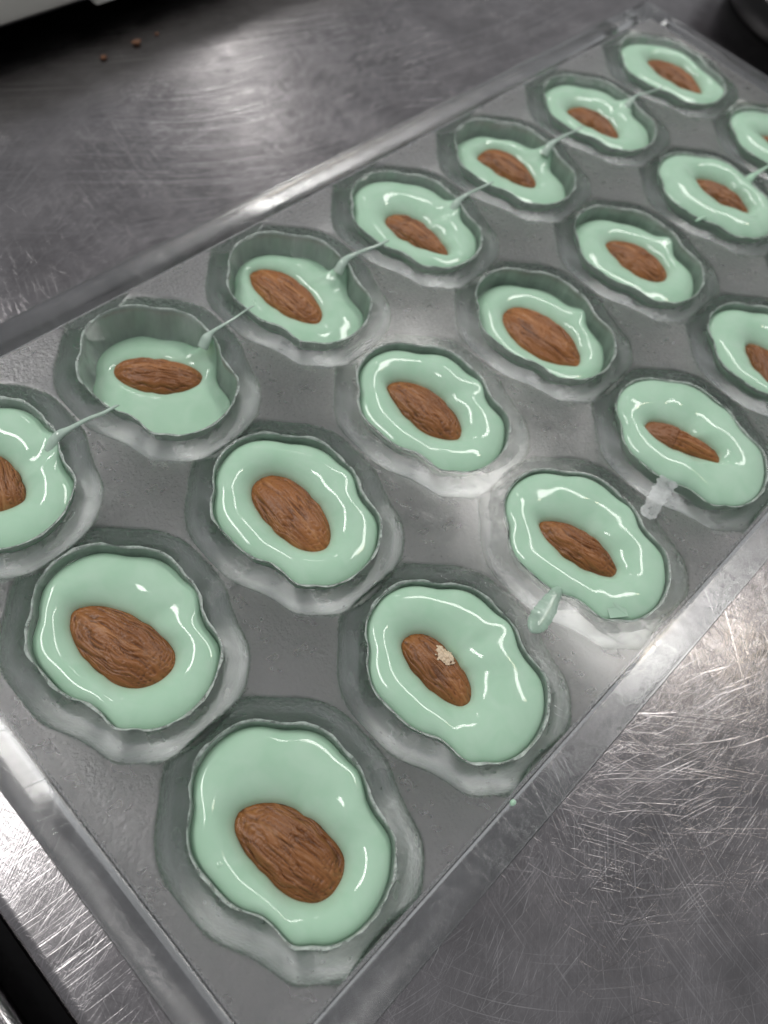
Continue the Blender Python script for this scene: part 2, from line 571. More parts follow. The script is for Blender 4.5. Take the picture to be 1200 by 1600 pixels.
def build_cell_mesh():
    B = cell_boundary()
    n = len(B)
    ang = [math.atan2(y, x) for x, y in B]
    rb = [math.hypot(x, y) for x, y in B]
    verts, faces, fm = [], [], []

    def ring(fn):
        s = len(verts)
        for i in range(n):
            r, z = fn(i)
            verts.append((r * math.cos(ang[i]), r * math.sin(ang[i]), z))
        return s

    def bridge(a, b, mat, flip):
        for i in range(n):
            j = (i + 1) % n
            q = (a + i, a + j, b + j, b + i)
            faces.append(tuple(reversed(q)) if flip else q)
            fm.append(mat)

    def cap(a, z, mat, flip):
        c = len(verts)
        verts.append((0, 0, z))
        for i in range(n):
            j = (i + 1) % n
            q = (a + i, a + j, c)
            faces.append(tuple(reversed(q)) if flip else q)
            fm.append(mat)

    # top face and cavity wall
    prev = ring(lambda i: (rb[i], 0.0))
    for k in (1, 2, 3):
        cur = ring(lambda i: (rb[i] + (outline(ang[i]) + 0.50 - rb[i]) * (k / 3) ** 0.6, 0.0)); bridge(prev, cur, 0, False); prev = cur
    cur = ring(lambda i: (outline(ang[i]) + 0.36, 0.0)); bridge(prev, cur, 0, False); prev = cur
    cur = ring(lambda i: (outline(ang[i]) + 0.22, -0.025)); bridge(prev, cur, 1, False); prev = cur
    cur = ring(lambda i: (outline(ang[i]) + 0.10, -0.09)); bridge(prev, cur, 1, False); prev = cur
    for k in range(0, 17):
        d = 0.22 + (DEPTH_IN - 0.22) * math.sin(0.5 * math.pi * k / 17.5) if k else 0.22
        s = shrink(d, DEPTH_IN)
        cur = ring(lambda i: (outline(ang[i]) * s, -d)); bridge(prev, cur, 1, False); prev = cur
    cap(prev, -DEPTH_IN, 1, False)
    # underside: frosted flat between the thick shells, which run into those of the neighbouring cavities
    def ro(i):
        return shell_outline(ang[i])

    rings_t = [1.0, 0.985, 0.97, 0.955, 0.94, 0.925, 0.91, 0.895, 0.88, 0.865, 0.85, 0.83, 0.81, 0.79, 0.77, 0.75, 0.72, 0.69, 0.62, 0.54, 0.45, 0.35, 0.24, 0.12]

    def under_ring(fr):
        s0 = len(verts)
        for i in range(n):
            r = fr(i)
            x, y = r * math.cos(ang[i]), r * math.sin(ang[i])
            verts.append((x, y, -under_depth(x, y)))
        return s0
    prev = under_ring(lambda i: rb[i])
    for k in range(1, 7):
        cur = under_ring(lambda i: rb[i] + (min(ro(i) + 1.0, rb[i] * 0.996) - rb[i]) * k / 6)
        bridge(prev, cur, 2, True)
        prev = cur
    for t in rings_t[1:]:
        cur = under_ring(lambda i: min(ro(i) + 1.0, rb[i] * 0.996) * t)
        for i in range(n):
            j = (i + 1) % n
            faces.append((prev + i, cur + i, cur + j, prev + j)[::1])
            dm = -sum(verts[q][2] for q in (prev + i, prev + j, cur + i, cur + j)) / 4
            fm.append(2)
        prev = cur
    cap(prev, -under_depth(0, 0), 2, True)
    me = bpy.data.meshes.new("cavity")
    me.from_pydata([tuple(c * MM for c in v) for v in verts], [], faces)
    for m in (M_TOP, M_WALL, M_FROST):
        me.materials.append(m)
    me.polygons.foreach_set("material_index", fm)
    me.polygons.foreach_set("use_smooth", [True] * len(me.polygons))
    at = me.attributes.new("shell", 'FLOAT', 'POINT')
    at.data.foreach_set("value", [min(1.0, max(0.0, (-v[2] - PLATE - 0.25) / 5.0)) for v in verts])
    me.update()
    return me


X0, X1 = C0[0] - RP / 2, C0[0] + (ROWS - 0.5) * RP
Y1, Y0 = C0[1] + CP / 2, C0[1] - (COLS - 0.5) * CP
OX0, OX1, OY0, OY1 = -27.2, 240.0, -105.7, 27.2

mould = empty("chocolate_mould", (0, 0, 0))
tag(mould, "clear plastic chocolate mould with scalloped egg cavities lying on scratched steel", "mould")


def rim_frame():
    inner = []
    for c in range(COLS):
        for i in range(SEG):
            inner.append((X1, Y0 + CP * (c + i / SEG)))
    for r in range(ROWS):
        for i in range(SEG):
            inner.append((X1 - RP * (r + i / SEG), Y1))
    for c in range(COLS):
        for i in range(SEG):
            inner.append((X0, Y1 - CP * (c + i / SEG)))
    for r in range(ROWS):
        for i in range(SEG):
            inner.append((X0 + RP * (r + i / SEG), Y0))
    n = len(inner)
    verts, faces, fm = [], [], []

    dep = []
    for x, y in inner:
        r = min(max(round((x - C0[0]) / RP), 0), ROWS - 1)
        c = min(max(round((C0[1] - y) / CP), 0), COLS - 1)
        dep.append(under_depth(x - C0[0] - r * RP, y - C0[1] + c * CP))

    def loop(inset, z, rad, follow=False):
        s = len(verts)
        if inset is None:
            verts.extend((x, y, (z - d) if follow else z) for (x, y), d in zip(inner, dep))
            return s
        ax0, ax1, ay0, ay1 = OX0 + inset, OX1 - inset, OY0 + inset, OY1 - inset
        for (x, y), d_ in zip(inner, dep):
            u, v = (x - X0) / (X1 - X0), (y - Y0) / (Y1 - Y0)
            px, py = ax0 + u * (ax1 - ax0), ay0 + v * (ay1 - ay0)
            cx = min(max(px, ax0 + rad), ax1 - rad)
            cy = min(max(py, ay0 + rad), ay1 - rad)
            d = Vector((px - cx, py - cy))
            if abs(d.x) > 1e-9 and abs(d.y) > 1e-9:
                d = d.normalized() * rad
                px, py = cx + d.x, cy + d.y
            verts.append((px, py, (z - d_) if follow else z))
        return s

    def bridge(a, b, mat):
        for i in range(n):
            j = (i + 1) % n
            faces.append((b + i, b + j, a + j, a + i))
            fm.append(mat)
    loops = [(None, 0.0, 0, 0), (0.55, 0.0, 2.0, 0), (0.18, -0.12, 2.3, 0), (0.0, -0.55, 2.5, 0),
             (-0.5, -H + 0.7, 2.8, 1), (-0.3, -H + 0.02, 2.6, 1), (4.3, -H + 0.02, 1.5, 1), (5.0, -H + 0.6, 1.2, 1),
             (5.6, -PLATE - 1.2, 1.0, 1), (5.85, -PLATE - 0.35, 0.9, 1), (6.35, -PLATE, 0.6, 2), (None, 0.0, 0, 2)]
    prev = None
    for q, (ins, z, rad, mt) in enumerate(loops):
        cur = loop(ins, z, rad, q >= 11)
        if prev is not None:
            bridge(prev, cur, mt)
        prev = cur
    return mesh_object("rim_frame", verts, faces, [M_RIM, M_SKIRT, M_FROST], mould, True, fm, (0, 0, H))


rim = rim_frame()
rim.modifiers.new("split", 'EDGE_SPLIT').split_angle = math.radians(35)
cell_me = build_cell_mesh()
CENTRES = {}
for c in range(COLS):
    for r in range(ROWS):
        o = bpy.data.objects.new("cavity", cell_me)
        col.objects.link(o)
        o.parent = mould
        CENTRES[(r, c)] = (C0[0] + r * RP, C0[1] - c * CP)
        o.location = (CENTRES[(r, c)][0] * MM, CENTRES[(r, c)][1] * MM, H * MM)

# ------------------------------------------------------------------ fillings and almonds
# row, column, filling level at the wall, waterline of the almond, almond centre x, y, almond outline radii
CELLS = [
    (0, 0, -3.9, -4.31, 0.51, -2.51, [3.4, 3.6, 3.7, 4.4, 5.3, 6.5, 6.0, 5.3, 4.5, 3.7, 3.6, 3.6, 3.6, 3.7, 3.7, 4.1, 4.7, 5.2, 5.3, 5.1, 5.0, 5.0, 5.1, 4.5, 4.0, 3.6, 3.2, 3.3]),
    (1, 0, -7.7, -7.54, 1.41, 3.27, [5.1, 4.3, 4.2, 4.2, 4.1, 4.0, 4.7, 5.5, 6.3, 7.8, 8.6, 8.3, 7.1, 6.0, 5.2, 4.8, 4.5, 4.1, 4.3, 4.6, 4.9, 5.2, 6.2, 7.2, 8.5, 8.8, 7.4, 6.1]),
    (2, 0, -5.8, -5.93, -0.6, 3.1, [4.5, 4.7, 5.1, 5.5, 6.1, 7.1, 8.2, 9.3, 9.9, 8.3, 7.0, 5.7, 5.0, 4.8, 4.6, 4.5, 4.5, 5.2, 6.0, 6.8, 8.5, 10.3, 9.5, 7.8, 6.5, 5.7, 5.3, 4.9]),
    (3, 0, -3.6, -4.06, -0.99, -1.78, [3.9, 4.2, 4.5, 4.8, 5.3, 6.3, 7.2, 8.1, 8.3, 7.5, 6.2, 4.9, 4.5, 4.1, 3.7, 3.2, 3.6, 4.1, 4.5, 5.1, 7.0, 9.6, 9.1, 6.5, 5.6, 4.9, 4.1, 3.5]),
    (4, 0, -5.0, -5.25, 1.9, 2.49, [4.5, 4.7, 4.9, 5.3, 6.0, 6.8, 7.5, 7.7, 7.7, 8.1, 7.6, 5.7, 4.3, 4.0, 4.1, 4.1, 4.1, 4.2, 5.3, 6.4, 7.9, 9.5, 8.5, 6.7, 5.7, 5.2, 4.8, 4.3]),
    (5, 0, -3.4, -3.89, -0.6, -0.02, [3.7, 4.0, 4.4, 4.7, 5.0, 5.8, 6.8, 7.5, 7.8, 7.6, 6.2, 4.8, 4.4, 4.0, 3.6, 3.2, 2.8, 3.4, 4.5, 5.6, 7.7, 8.6, 7.9, 6.4, 5.4, 4.9, 4.4, 3.9]),
    (6, 0, -2.8, -3.38, 2.24, -1.24, [4.6, 4.8, 5.1, 5.3, 6.1, 7.2, 8.3, 9.7, 9.5, 7.4, 5.4, 5.1, 4.8, 4.4, 4.1, 3.8, 4.4, 5.1, 5.8, 7.2, 9.7, 9.7, 7.9, 6.6, 5.9, 5.3, 4.6, 4.4]),
    (0, 1, -4.2, -4.57, -1.57, -0.24, [5.4, 5.0, 5.1, 5.5, 5.9, 6.6, 7.8, 9.1, 10.4, 9.2, 7.8, 6.7, 6.1, 5.4, 5.3, 5.3, 5.3, 5.9, 6.5, 7.2, 7.9, 8.5, 9.0, 9.3, 8.8, 7.5, 6.2, 5.7]),
    (1, 1, -3.4, -3.89, -0.37, 0.55, [4.8, 5.2, 5.6, 6.1, 7.0, 7.9, 8.8, 9.1, 8.9, 7.9, 6.7, 5.7, 5.3, 4.9, 4.6, 5.0, 5.3, 5.7, 6.8, 8.0, 9.1, 9.6, 8.6, 7.4, 6.4, 5.7, 5.4, 5.0]),
    (2, 1, -3.3, -3.8, -0.13, 1.05, [4.7, 4.7, 5.0, 5.5, 5.9, 6.8, 7.8, 9.0, 9.6, 7.5, 6.0, 5.2, 4.9, 4.6, 4.3, 4.5, 5.0, 5.5, 6.2, 7.0, 8.2, 9.3, 8.5, 7.3, 6.3, 5.4, 4.8, 4.8]),
    (3, 1, -4.7, -5.0, -0.01, -0.69, [5.6, 5.8, 6.1, 6.4, 7.4, 8.3, 9.4, 9.9, 9.8, 8.9, 7.7, 7.0, 6.3, 6.1, 5.9, 5.8, 6.0, 6.6, 7.1, 8.0, 9.0, 10.9, 10.0, 8.5, 7.6, 6.8, 6.3, 6.0]),
    (4, 1, -4.1, -4.48, 2.01, -0.22, [4.4, 4.6, 4.8, 5.1, 5.7, 6.4, 7.3, 8.3, 8.8, 7.1, 6.0, 4.8, 4.7, 4.6, 4.4, 4.3, 4.8, 5.3, 5.8, 6.7, 7.5, 8.1, 8.0, 7.2, 6.2, 5.4, 4.9, 4.5]),
    (5, 1, -1.3, -2.1, 2.04, -0.87, [3.2, 3.5, 3.8, 4.1, 4.3, 5.4, 7.0, 8.2, 8.1, 5.6, 5.0, 4.4, 3.7, 3.1, 3.0, 3.4, 3.8, 4.1, 4.5, 5.6, 7.3, 8.2, 7.5, 5.8, 5.2, 4.5, 3.9, 3.3]),
    (6, 1, -1.6, -2.36, -0.6, 0.49, [3.0, 2.8, 2.8, 3.3, 3.9, 4.4, 5.1, 6.0, 7.0, 5.4, 3.7, 3.1, 3.0, 3.0, 2.9, 2.8, 2.7, 2.6, 3.6, 4.7, 5.7, 6.3, 6.0, 4.5, 3.7, 3.6, 3.4, 3.2]),
    (0, 2, -4.2, -4.57, -1.96, -2.25, [5.4, 5.2, 5.0, 5.6, 6.1, 6.8, 7.6, 8.6, 9.6, 9.1, 7.5, 6.4, 5.4, 5.1, 4.7, 4.8, 5.2, 5.7, 6.4, 7.2, 8.2, 8.6, 8.6, 8.5, 8.1, 7.0, 6.0, 5.6]),
    (1, 2, -2.9, -3.46, -1.62, 2.17, [3.6, 3.6, 4.1, 4.6, 5.3, 6.1, 6.8, 7.3, 7.2, 6.0, 4.9, 4.4, 3.9, 3.5, 3.5, 3.7, 4.0, 4.2, 5.0, 6.1, 7.5, 7.7, 6.7, 5.6, 4.8, 3.9, 3.8, 3.7]),
    (2, 2, -2.1, -2.79, -0.86, 0.12, [3.6, 3.7, 3.8, 3.9, 4.4, 5.2, 6.1, 7.3, 8.8, 7.2, 5.8, 4.5, 4.0, 3.9, 3.7, 3.5, 3.5, 4.0, 4.5, 5.0, 6.4, 8.0, 8.2, 6.6, 5.6, 4.7, 4.3, 4.0]),
    (3, 2, -0.6, -1.51, -1.47, 0.94, [2.9, 2.9, 2.9, 2.9, 3.3, 4.0, 4.7, 6.1, 7.7, 8.0, 6.3, 5.0, 3.8, 3.4, 3.0, 2.5, 2.5, 2.7, 2.8, 3.2, 3.8, 5.1, 8.6, 8.1, 6.0, 4.5, 3.2, 2.9]),
    (4, 2, -3.1, -3.63, -1.68, 0.17, [4.3, 4.6, 5.2, 5.7, 6.4, 7.0, 6.7, 5.4, 4.5, 3.7, 3.4, 3.4, 3.3, 3.3, 3.3, 4.1, 5.2, 6.4, 7.5, 7.0, 6.1, 5.3, 4.5, 3.7, 3.8, 3.9, 4.1, 4.2]),
    (5, 2, -2.5, -3.12, -0.0, -0.0, [4.0, 4.3, 4.6, 4.9, 5.8, 6.8, 8.2, 9.0, 8.2, 6.8, 5.8, 4.9, 4.6, 4.3, 4.0, 4.3, 4.6, 4.9, 5.8, 6.8, 8.2, 9.0, 8.2, 6.8, 5.8, 4.9, 4.6, 4.3]),
    (6, 2, -2.8, -3.38, -0.0, -0.0, [4.0, 4.3, 4.6, 4.9, 5.8, 6.8, 8.2, 9.0, 8.2, 6.8, 5.8, 4.9, 4.6, 4.3, 4.0, 4.3, 4.6, 4.9, 5.8, 6.8, 8.2, 9.0, 8.2, 6.8, 5.8, 4.9, 4.6, 4.3]),
]
CREST = {(3, 2): 2.5, (2, 2): 2.7, (0, 2): 2.7, (1, 1): 2.7, (1, 2): 2.8}
LEVEL = {(0, 2): -2.4, (0, 1): -2.9, (1, 1): -2.3, (1, 2): -1.7, (2, 2): -1.2, (2, 1): -2.4, (0, 0): -2.8, (4, 2): -2.2, (3, 0): -3.0}
LOBE = {(0, 0): (-12, 1.0), (1, 0): (0, 1.0), (2, 0): (-3, 1.0), (3, 0): (-10, 1.0), (4, 0): (-7, 1.0), (5, 0): (-9, 1.0),
        (6, 0): (-70, 0.8), (0, 1): (-7, 0.75), (1, 1): (-6, 0.85), (2, 1): (-14, 0.8), (3, 1): (-14, 0.6),
        (4, 1): (-8, 0.95), (5, 1): (-9, 0.9), (6, 1): (-9, 0.8), (0, 2): (-4, 0.5), (1, 2): (-6, 0.9), (2, 2): (-9, 0.9),
        (3, 2): (-8, 0.5), (4, 2): (-8, 0.8), (5, 2): (-8, 0.8), (6, 2): (-8, 0.8)}
ROW_TEXT = {0: "the row linked by green threads", 1: "the middle row", 2: "the row with scraped smears"}
ORD = ["first", "second", "third", "fourth", "fifth", "sixth", "last"]


def place_text(r, c):
    if r == 0:
        return "at the worktop edge end of " + ROW_TEXT[c]
    if r == 6:
        return "at the far corner end of " + ROW_TEXT[c]
    return ORD[r] + " from the worktop edge in " + ROW_TEXT[c]


OUT_POLY = [(outline(2 * math.pi * i / 360) * math.cos(2 * math.pi * i / 360),
             outline(2 * math.pi * i / 360) * math.sin(2 * math.pi * i / 360)) for i in range(360)]


def ray_to_outline(cx, cy, th):
    """Distance from (cx, cy) to the cavity outline in direction th."""
    dx, dy = math.cos(th), math.sin(th)
    best = None
    for i in range(360):
        x1, y1 = OUT_POLY[i]
        x2, y2 = OUT_POLY[(i + 1) % 360]
        ex, ey = x2 - x1, y2 - y1
        den = dx * ey - dy * ex
        if abs(den) < 1e-9:
            continue
        t = ((x1 - cx) * ey - (y1 - cy) * ex) / den
        u = ((x1 - cx) * dy - (y1 - cy) * dx) / den
        if t > 0 and -1e-6 <= u <= 1 + 1e-6 and (best is None or t > best):
            best = t
    return best


def smooth3(tab):
    n = len(tab)
    return [(tab[i - 1] + 7 * tab[i] + tab[(i + 1) % n]) / 9 for i in range(n)]


def build_filling(r, c, lvl, ze, ax, ay, rad):
    rnd = random.Random(r * 31 + c * 7 + 5)
    lvl = LEVEL.get((r, c), lvl)
    cx, cy = CENTRES[(r, c)]
    rad = smooth3(rad)
    n = 120
    crest = CREST.get((r, c), max(0.8, 3.4 + 0.32 * lvl))
    lob_ang, lob_amt = LOBE[(r, c)]
    if c:
        lob_amt *= 0.45 + 0.4 * rnd.random()
    seed = Vector((r * 17.3, c * 29.1, 3.3))
    lob_w = rnd.uniform(0.17, 0.30)
    th = [2 * math.pi * i / n for i in range(n)]
    wall = []
    for t in th:
        d = ray_to_outline(ax, ay, t)
        wx, wy = ax + d * math.cos(t), ay + d * math.sin(t)
        wt = math.atan2(wy, wx)
        dl = (wt - math.radians(lob_ang) + math.pi) % (2 * math.pi) - math.pi
        g = math.exp(-(dl / lob_w) ** 2) * lob_amt
        wob = 0.5 * noise.noise(Vector((wx * 0.12, wy * 0.12, 0)) + seed)
        low = lvl + wob
        z = low + (min(-0.12, low + 9) - low) * g
        z = min(z, -0.10)
        wall.append((wx, wy, z, g))
    verts, faces, = [], []

    def add_ring(pts):
        s = len(verts)
        verts.extend(pts)
        return s

    def bridge(a, b):
        for i in range(n):
            j = (i + 1) % n
            faces.append((a + i, a + j, b + j, b + i))

    dist = [math.hypot(w[0] - ax, w[1] - ay) for w in wall]
    soft = [sum(dist[(i + k) % n] for k in range(-9, 10)) / 19 for i in range(n)]
    # top, from the wall inwards
    U = [i / 26 for i in range(27)]
    rings = []
    for u in reversed(U):
        pts = []
        for i, t in enumerate(th):
            ra = cyc(rad, t / (2 * math.pi)) * 0.985
            wx, wy, wz, g = wall[i]
            f = shrink(-wz, DEPTH_IN)
            grow = 1 + 0.06 / math.hypot(wx, wy)
            ox, oy = wx * f * grow, wy * f * grow
            ix, iy = ax + ra * math.cos(t), ay + ra * math.sin(t)
            x, y = ix + (ox - ix) * u, iy + (oy - iy) * u
            # rounded ridge between nut and wall
            base = ze + (wz - ze) * (u ** (1.6 + 1.6 * g))
            ratio = (dist[i] - ra) / max(0.5, soft[i] - ra)
            ue = min(1.0, u * (ratio * (1 - u) + u))
            bulge = crest * (math.sin(math.pi * ue ** 0.92) ** 0.62 if 0 < ue < 1 else 0.0)
            side = 1.0 + 0.22 * noise.noise(Vector((math.cos(t) * 1.3, math.sin(t) * 1.3, 7)) + seed)
            z = base + bulge * side * (1 - 0.35 * g * u)
            z += 0.12 * (u * (1 - u) * 4) * noise.noise(Vector((x * 0.22, y * 0.22, 1.7)) + seed)
            pts.append((x, y, z))
        rings.append(add_ring(pts))
    for a, b in zip(rings, rings[1:]):
        bridge(a, b)
    pts = [(ax + cyc(rad, t / (2 * math.pi)) * 0.75 * math.cos(t), ay + cyc(rad, t / (2 * math.pi)) * 0.75 * math.sin(t), ze - 1.6)
           for t in th]
    k = add_ring(pts)
    bridge(rings[-1], k)
    cidx = len(verts)
    verts.append((ax, ay, ze - 1.8))
    for i in range(n):
        faces.append((k + i, k + (i + 1) % n, cidx))
    # below: pressed a hair into the cavity wall
    prev = rings[0]
    for s in range(1, 13):
        pts = []
        for i in range(n):
            wx, wy, wz, g = wall[i]
            d = -wz + (DEPTH_IN + wz) * math.sin(0.5 * math.pi * s / 12.6)
            f = shrink(d, DEPTH_IN)
            grow = f + 0.06 / math.hypot(wx, wy)
            pts.append((wx * grow, wy * grow, -d - 0.05))
        cur = add_ring(pts)
        for i in range(n):
            j = (i + 1) % n
            faces.append((cur + i, cur + j, prev + j, prev + i))
        prev = cur
    cidx = len(verts)
    verts.append((0, 0, -DEPTH_IN - 0.06))
    for i in range(n):
        faces.append((prev + (i + 1) % n, prev + i, cidx))
    o = mesh_object("filling", verts, faces, [M_BATTER], None, True, None, (cx, cy, H))
    tag(o, "green filling " + place_text(r, c), "filling", "mint green fillings in the mould cavities")
    # thin film up the wall above the filling
    fv, ff = [], []
    for s in range(7):
        for i in range(n):
            wx, wy, wz, g = wall[i]
            d = (-wz + 0.25) * (1 - s / 6) + 0.10 * (s / 6)
            f = shrink(d, DEPTH_IN) + 0.045 / math.hypot(wx, wy)
            fv.append((wx * f, wy * f, -d))
    for s in range(6):
        for i in range(n):
            j = (i + 1) % n
            ff.append((s * n + i, s * n + n + i, s * n + n + j, s * n + j))
    nw = len(ff)
    for s, (dr, z) in enumerate(((0.16, -0.03), (0.19, 0.03), (0.42, 0.035))):
        for i in range(n):
            wx, wy, wz, g = wall[i]
            k = 1 + 0.9 * noise.noise(Vector((wx * 0.5, wy * 0.5, 2.0)) + seed) if s == 2 else 1
            f = 1 + dr * k / math.hypot(wx, wy)
            fv.append((wx * f, wy * f, z))
    for s in range(6, 9):
        for i in range(n):
            j = (i + 1) % n
            ff.append((s * n + i, s * n + n + i, s * n + n + j, s * n + j))
    mesh_object("wall_film", fv, ff, [M_FILM, M_LIP], o, True, [0] * nw + [1] * (len(ff) - nw))
    return o


def tube(name, path, mat, parent, seg=14, flat=0.8):
    """path: (x, y, z, radius) points; a soft cord, slightly flattened."""
    P = []
    m = len(path)
    steps = 8
    for i in range(m - 1):
        p0, p1, p2, p3 = path[max(i - 1, 0)], path[i], path[i + 1], path[min(i + 2, m - 1)]
        for k in range(steps + (1 if i == m - 2 else 0)):
            u = k / steps
            P.append(tuple(0.5 * (2 * b + (c_ - a) * u + (2 * a - 5 * b + 4 * c_ - d) * u * u + (3 * b - a - 3 * c_ + d) * u ** 3)
                           for a, b, c_, d in zip(p0, p1, p2, p3)))
    v, f = [], []
    for i, (x, y, z, r) in enumerate(P):
        a = Vector(P[max(i - 1, 0)][:3])
        b = Vector(P[min(i + 1, len(P) - 1)][:3])
        t = (b - a).normalized()
        s = t.cross(Vector((0, 0, 1))).normalized()
        w = s.cross(t)
        for k in range(seg):
            q = 2 * math.pi * k / seg
            p = Vector((x, y, z)) + s * (r * math.cos(q)) + w * (r * flat * math.sin(q))
            v.append(tuple(p))
    for i in range(len(P) - 1):
        for k in range(seg):
            j = (k + 1) % seg
            f.append((i * seg + k, i * seg + j, (i + 1) * seg + j, (i + 1) * seg + k))
    f.append(tuple(range(seg))[::-1])
    f.append(tuple((len(P) - 1) * seg + k for k in range(seg)))
    o = mesh_object(name, v, f, [mat], parent)
    bm = bmesh.new()
    bm.from_mesh(o.data)
    bmesh.ops.recalc_face_normals(bm, faces=bm.faces)
    bm.to_mesh(o.data)
    bm.free()
    return o


def build_almond(r, c, lvl, ze, ax, ay, rad):
    cx, cy = CENTRES[(r, c)]
    rad = smooth3(rad)
    # long axis
    m = len(rad)
    best = max(range(m // 2), key=lambda i: rad[i] + rad[i + m // 2])
    sx = sum(rad[i] ** 2 * math.cos(4 * math.pi * i / m) for i in range(m))
    sy = sum(rad[i] ** 2 * math.sin(4 * math.pi * i / m) for i in range(m))
    axis = 0.5 * math.atan2(sy, sx)
    n, k = 144, 54
    seed = Vector((r * 7.7 + 1, c * 13.1 + 2, 0))
    hw = max(2.2, min(rad) * 1.15)
    dome = 1.9 + 0.2 * min(rad)
    verts, faces, groove = [], [], []
    rnd = random.Random(r * 5 + c * 77)
    blunt = rnd.choice((-1, 1))

    def surf(t, rho, top):
        R = cyc(rad, (t + axis) / (2 * math.pi)) * 1.045
        l, w = R * rho * math.cos(t), R * rho * math.sin(t)
        prof = max(0.0, 1 - rho ** 2.3) ** 0.62
        gr = 0.0
        if top:
            L = 10.0
            q = math.sqrt(max(0.04, 1 - min(0.96, (l / 11.0) ** 2)))
            wn = w / q
            a = noise.noise(Vector((l * 0.085, wn * 0.85 + 0.8 * noise.noise(Vector((l * .3, wn * .3, 9)) + seed), 0)) + seed * 3)
            b = noise.noise(Vector((l * 0.16, wn * 3.0 + 0.9 * noise.noise(Vector((l * .35, wn * .4, 4)) + seed), 2)) + seed * 5)
            g1 = max(0.0, 1 - abs(a) * 7.5)
            g2 = max(0.0, 1 - abs(b) * 5.0)
            gr = min(1.0, 0.45 * g1 + 0.55 * g2)
            fade = min(1.0, (1 - rho) * 7)
            z = ze + dome * prof - 0.05 + fade * (-0.30 * g1 - 0.22 * g2 + 0.32 * a)
        else:
            z = ze - 2.6 * prof - 0.05
        return (l, w, z), gr

    for top in (True, False):
        s = len(verts)
        p, g = surf(0, 0, top)
        verts.append((0, 0, p[2])); groove.append(g)
        for j in range(1, k + 1):
            rho = math.sin(0.5 * math.pi * j / k) if top else j / k
            for i in range(n):
                p, g = surf(2 * math.pi * i / n, rho, top)
                verts.append(p); groove.append(g)
        for i in range(n):
            i2 = (i + 1) % n
            q = (s, s + 1 + i, s + 1 + i2)
            faces.append(q if top else q[::-1])
            for j in range(k - 1):
                a = s + 1 + j * n
                q = (a + i, a + n + i, a + n + i2, a + i2)
                faces.append(q if top else q[::-1])
    o = mesh_object("almond", verts, faces, [M_ALMOND], None, True, None, (cx + ax, cy + ay, H))
    o.rotation_euler.z = axis
    at = o.data.attributes.new("groove", 'FLOAT', 'POINT')
    at.data.foreach_set("value", groove)
    bm = bmesh.new()
    bm.from_mesh(o.data)
    bmesh.ops.remove_doubles(bm, verts=bm.verts, dist=0.00002)
    bm.to_mesh(o.data)
    bm.free()
    label = "brown almond " + place_text(r, c)
    if (r, c) == (1, 2):
        label = "brown almond with a pale chip in its skin, second in the row with scraped smears"
    if (r, c) == (3, 2):
        label = "brown almond half under green filling, fourth in the row with scraped smears"
    if (r, c) == (1, 0):
        label = "almond lying askew in the least filled cavity of the row linked by green threads"
    tag(o, label, "almond", "almonds pressed into the fillings")
    return o


FILL, NUT = {}, {}
for cell in CELLS:
    FILL[cell[:2]] = build_filling(*cell)
    NUT[cell[:2]] = build_almond(*cell)

# threads pulled from one cavity to the next
THREAD = {(0, 0): (-2.4, 24.0, -3.2, 0.62), (1, 0): (0.2, 23.6, 0.8, 0.42), (2, 0): (-0.8, 24.2, -2.0, 0.66),
          (3, 0): (-2.3, 23.8, -2.7, 0.52), (4, 0): (-1.8, 25.2, -2.0, 0.60), (5, 0): (-2.4, 24.6, -4.0, 0.42)}
for (r, c), (y0, xe, ye, rr) in THREAD.items():
    ym = (y0 + ye) / 2
    tr = random.Random(r * 3 + 1)
    rr *= 0.85
    sag = tr.uniform(0.25, 0.75)
    tube("thread", [(10.4, y0 - 0.3, -2.0, 1.15), (11.8, y0, -0.5, 1.05), (13.2, y0 + 0.1, 0.25, rr * tr.uniform(1.3, 1.7)), (15.2, y0 * 0.8 + ym * 0.2, sag + 0.1, rr),
                    (18.5, ym + tr.uniform(-0.5, 0.5), sag, rr * tr.uniform(0.7, 0.95)), (21.5, ye * 0.7 + ym * 0.3, sag * 0.8, rr * tr.uniform(0.55, 0.8)),
                    (xe, ye, 0.28, rr * 0.6), (xe + 0.9, ye, 0.05, rr * 0.3)],
         M_THREAD, FILL[(r, c)])
# end pieces of broken threads in the middle row
tube("thread", [(21.0, -2.6, 0.25, 0.25), (22.4, -2.9, 0.45, 0.42), (24.0, -3.2, 0.40, 0.40), (24.9, -3.4, 0.1, 0.2)],
     M_BATTER, FILL[(4, 1)])
tube("thread", [(10.5, -2.2, -1.6, 1.2), (12.6, -2.1, 0.1, 1.1), (14.6, -2.2, 0.6, 0.7), (18.0, -2.4, 0.6, 0.5), (23.6, -2.6, 0.2, 0.3)],
     M_BATTER, FILL[(5, 1)])


def surface_patch(name, src, keep, offset, mat, rough=0.0):
    """A thin raised flake that follows part of another mesh's upper face."""
    me = src.data
    used, fs = {}, []
    verts = []
    for p in me.polygons:
        cpt = p.center / MM
        if p.normal.z > 0.15 and keep(cpt.x, cpt.y):
            f = []
            for vi in p.vertices:
                if vi not in used:
                    v = me.vertices[vi]
                    used[vi] = len(verts)
                    bump = 1 + 1.3 * rough * noise.noise(v.co / MM * 2.3)
                    verts.append(tuple((v.co + v.normal * offset * bump * MM) / MM))
                f.append(used[vi])
            fs.append(tuple(f))
    o = mesh_object(name, verts, fs, [mat], src)
    s = o.modifiers.new("thickness", 'SOLIDIFY')
    s.thickness = offset * 1.3 * MM
    s.offset = -1
    return o


def to_local(o, wx, wy):
    d = Vector((wx - o.location.x / MM, wy - o.location.y / MM, 0))
    d.rotate(Matrix.Rotation(-o.rotation_euler.z, 3, 'Z'))
    return d.x, d.y


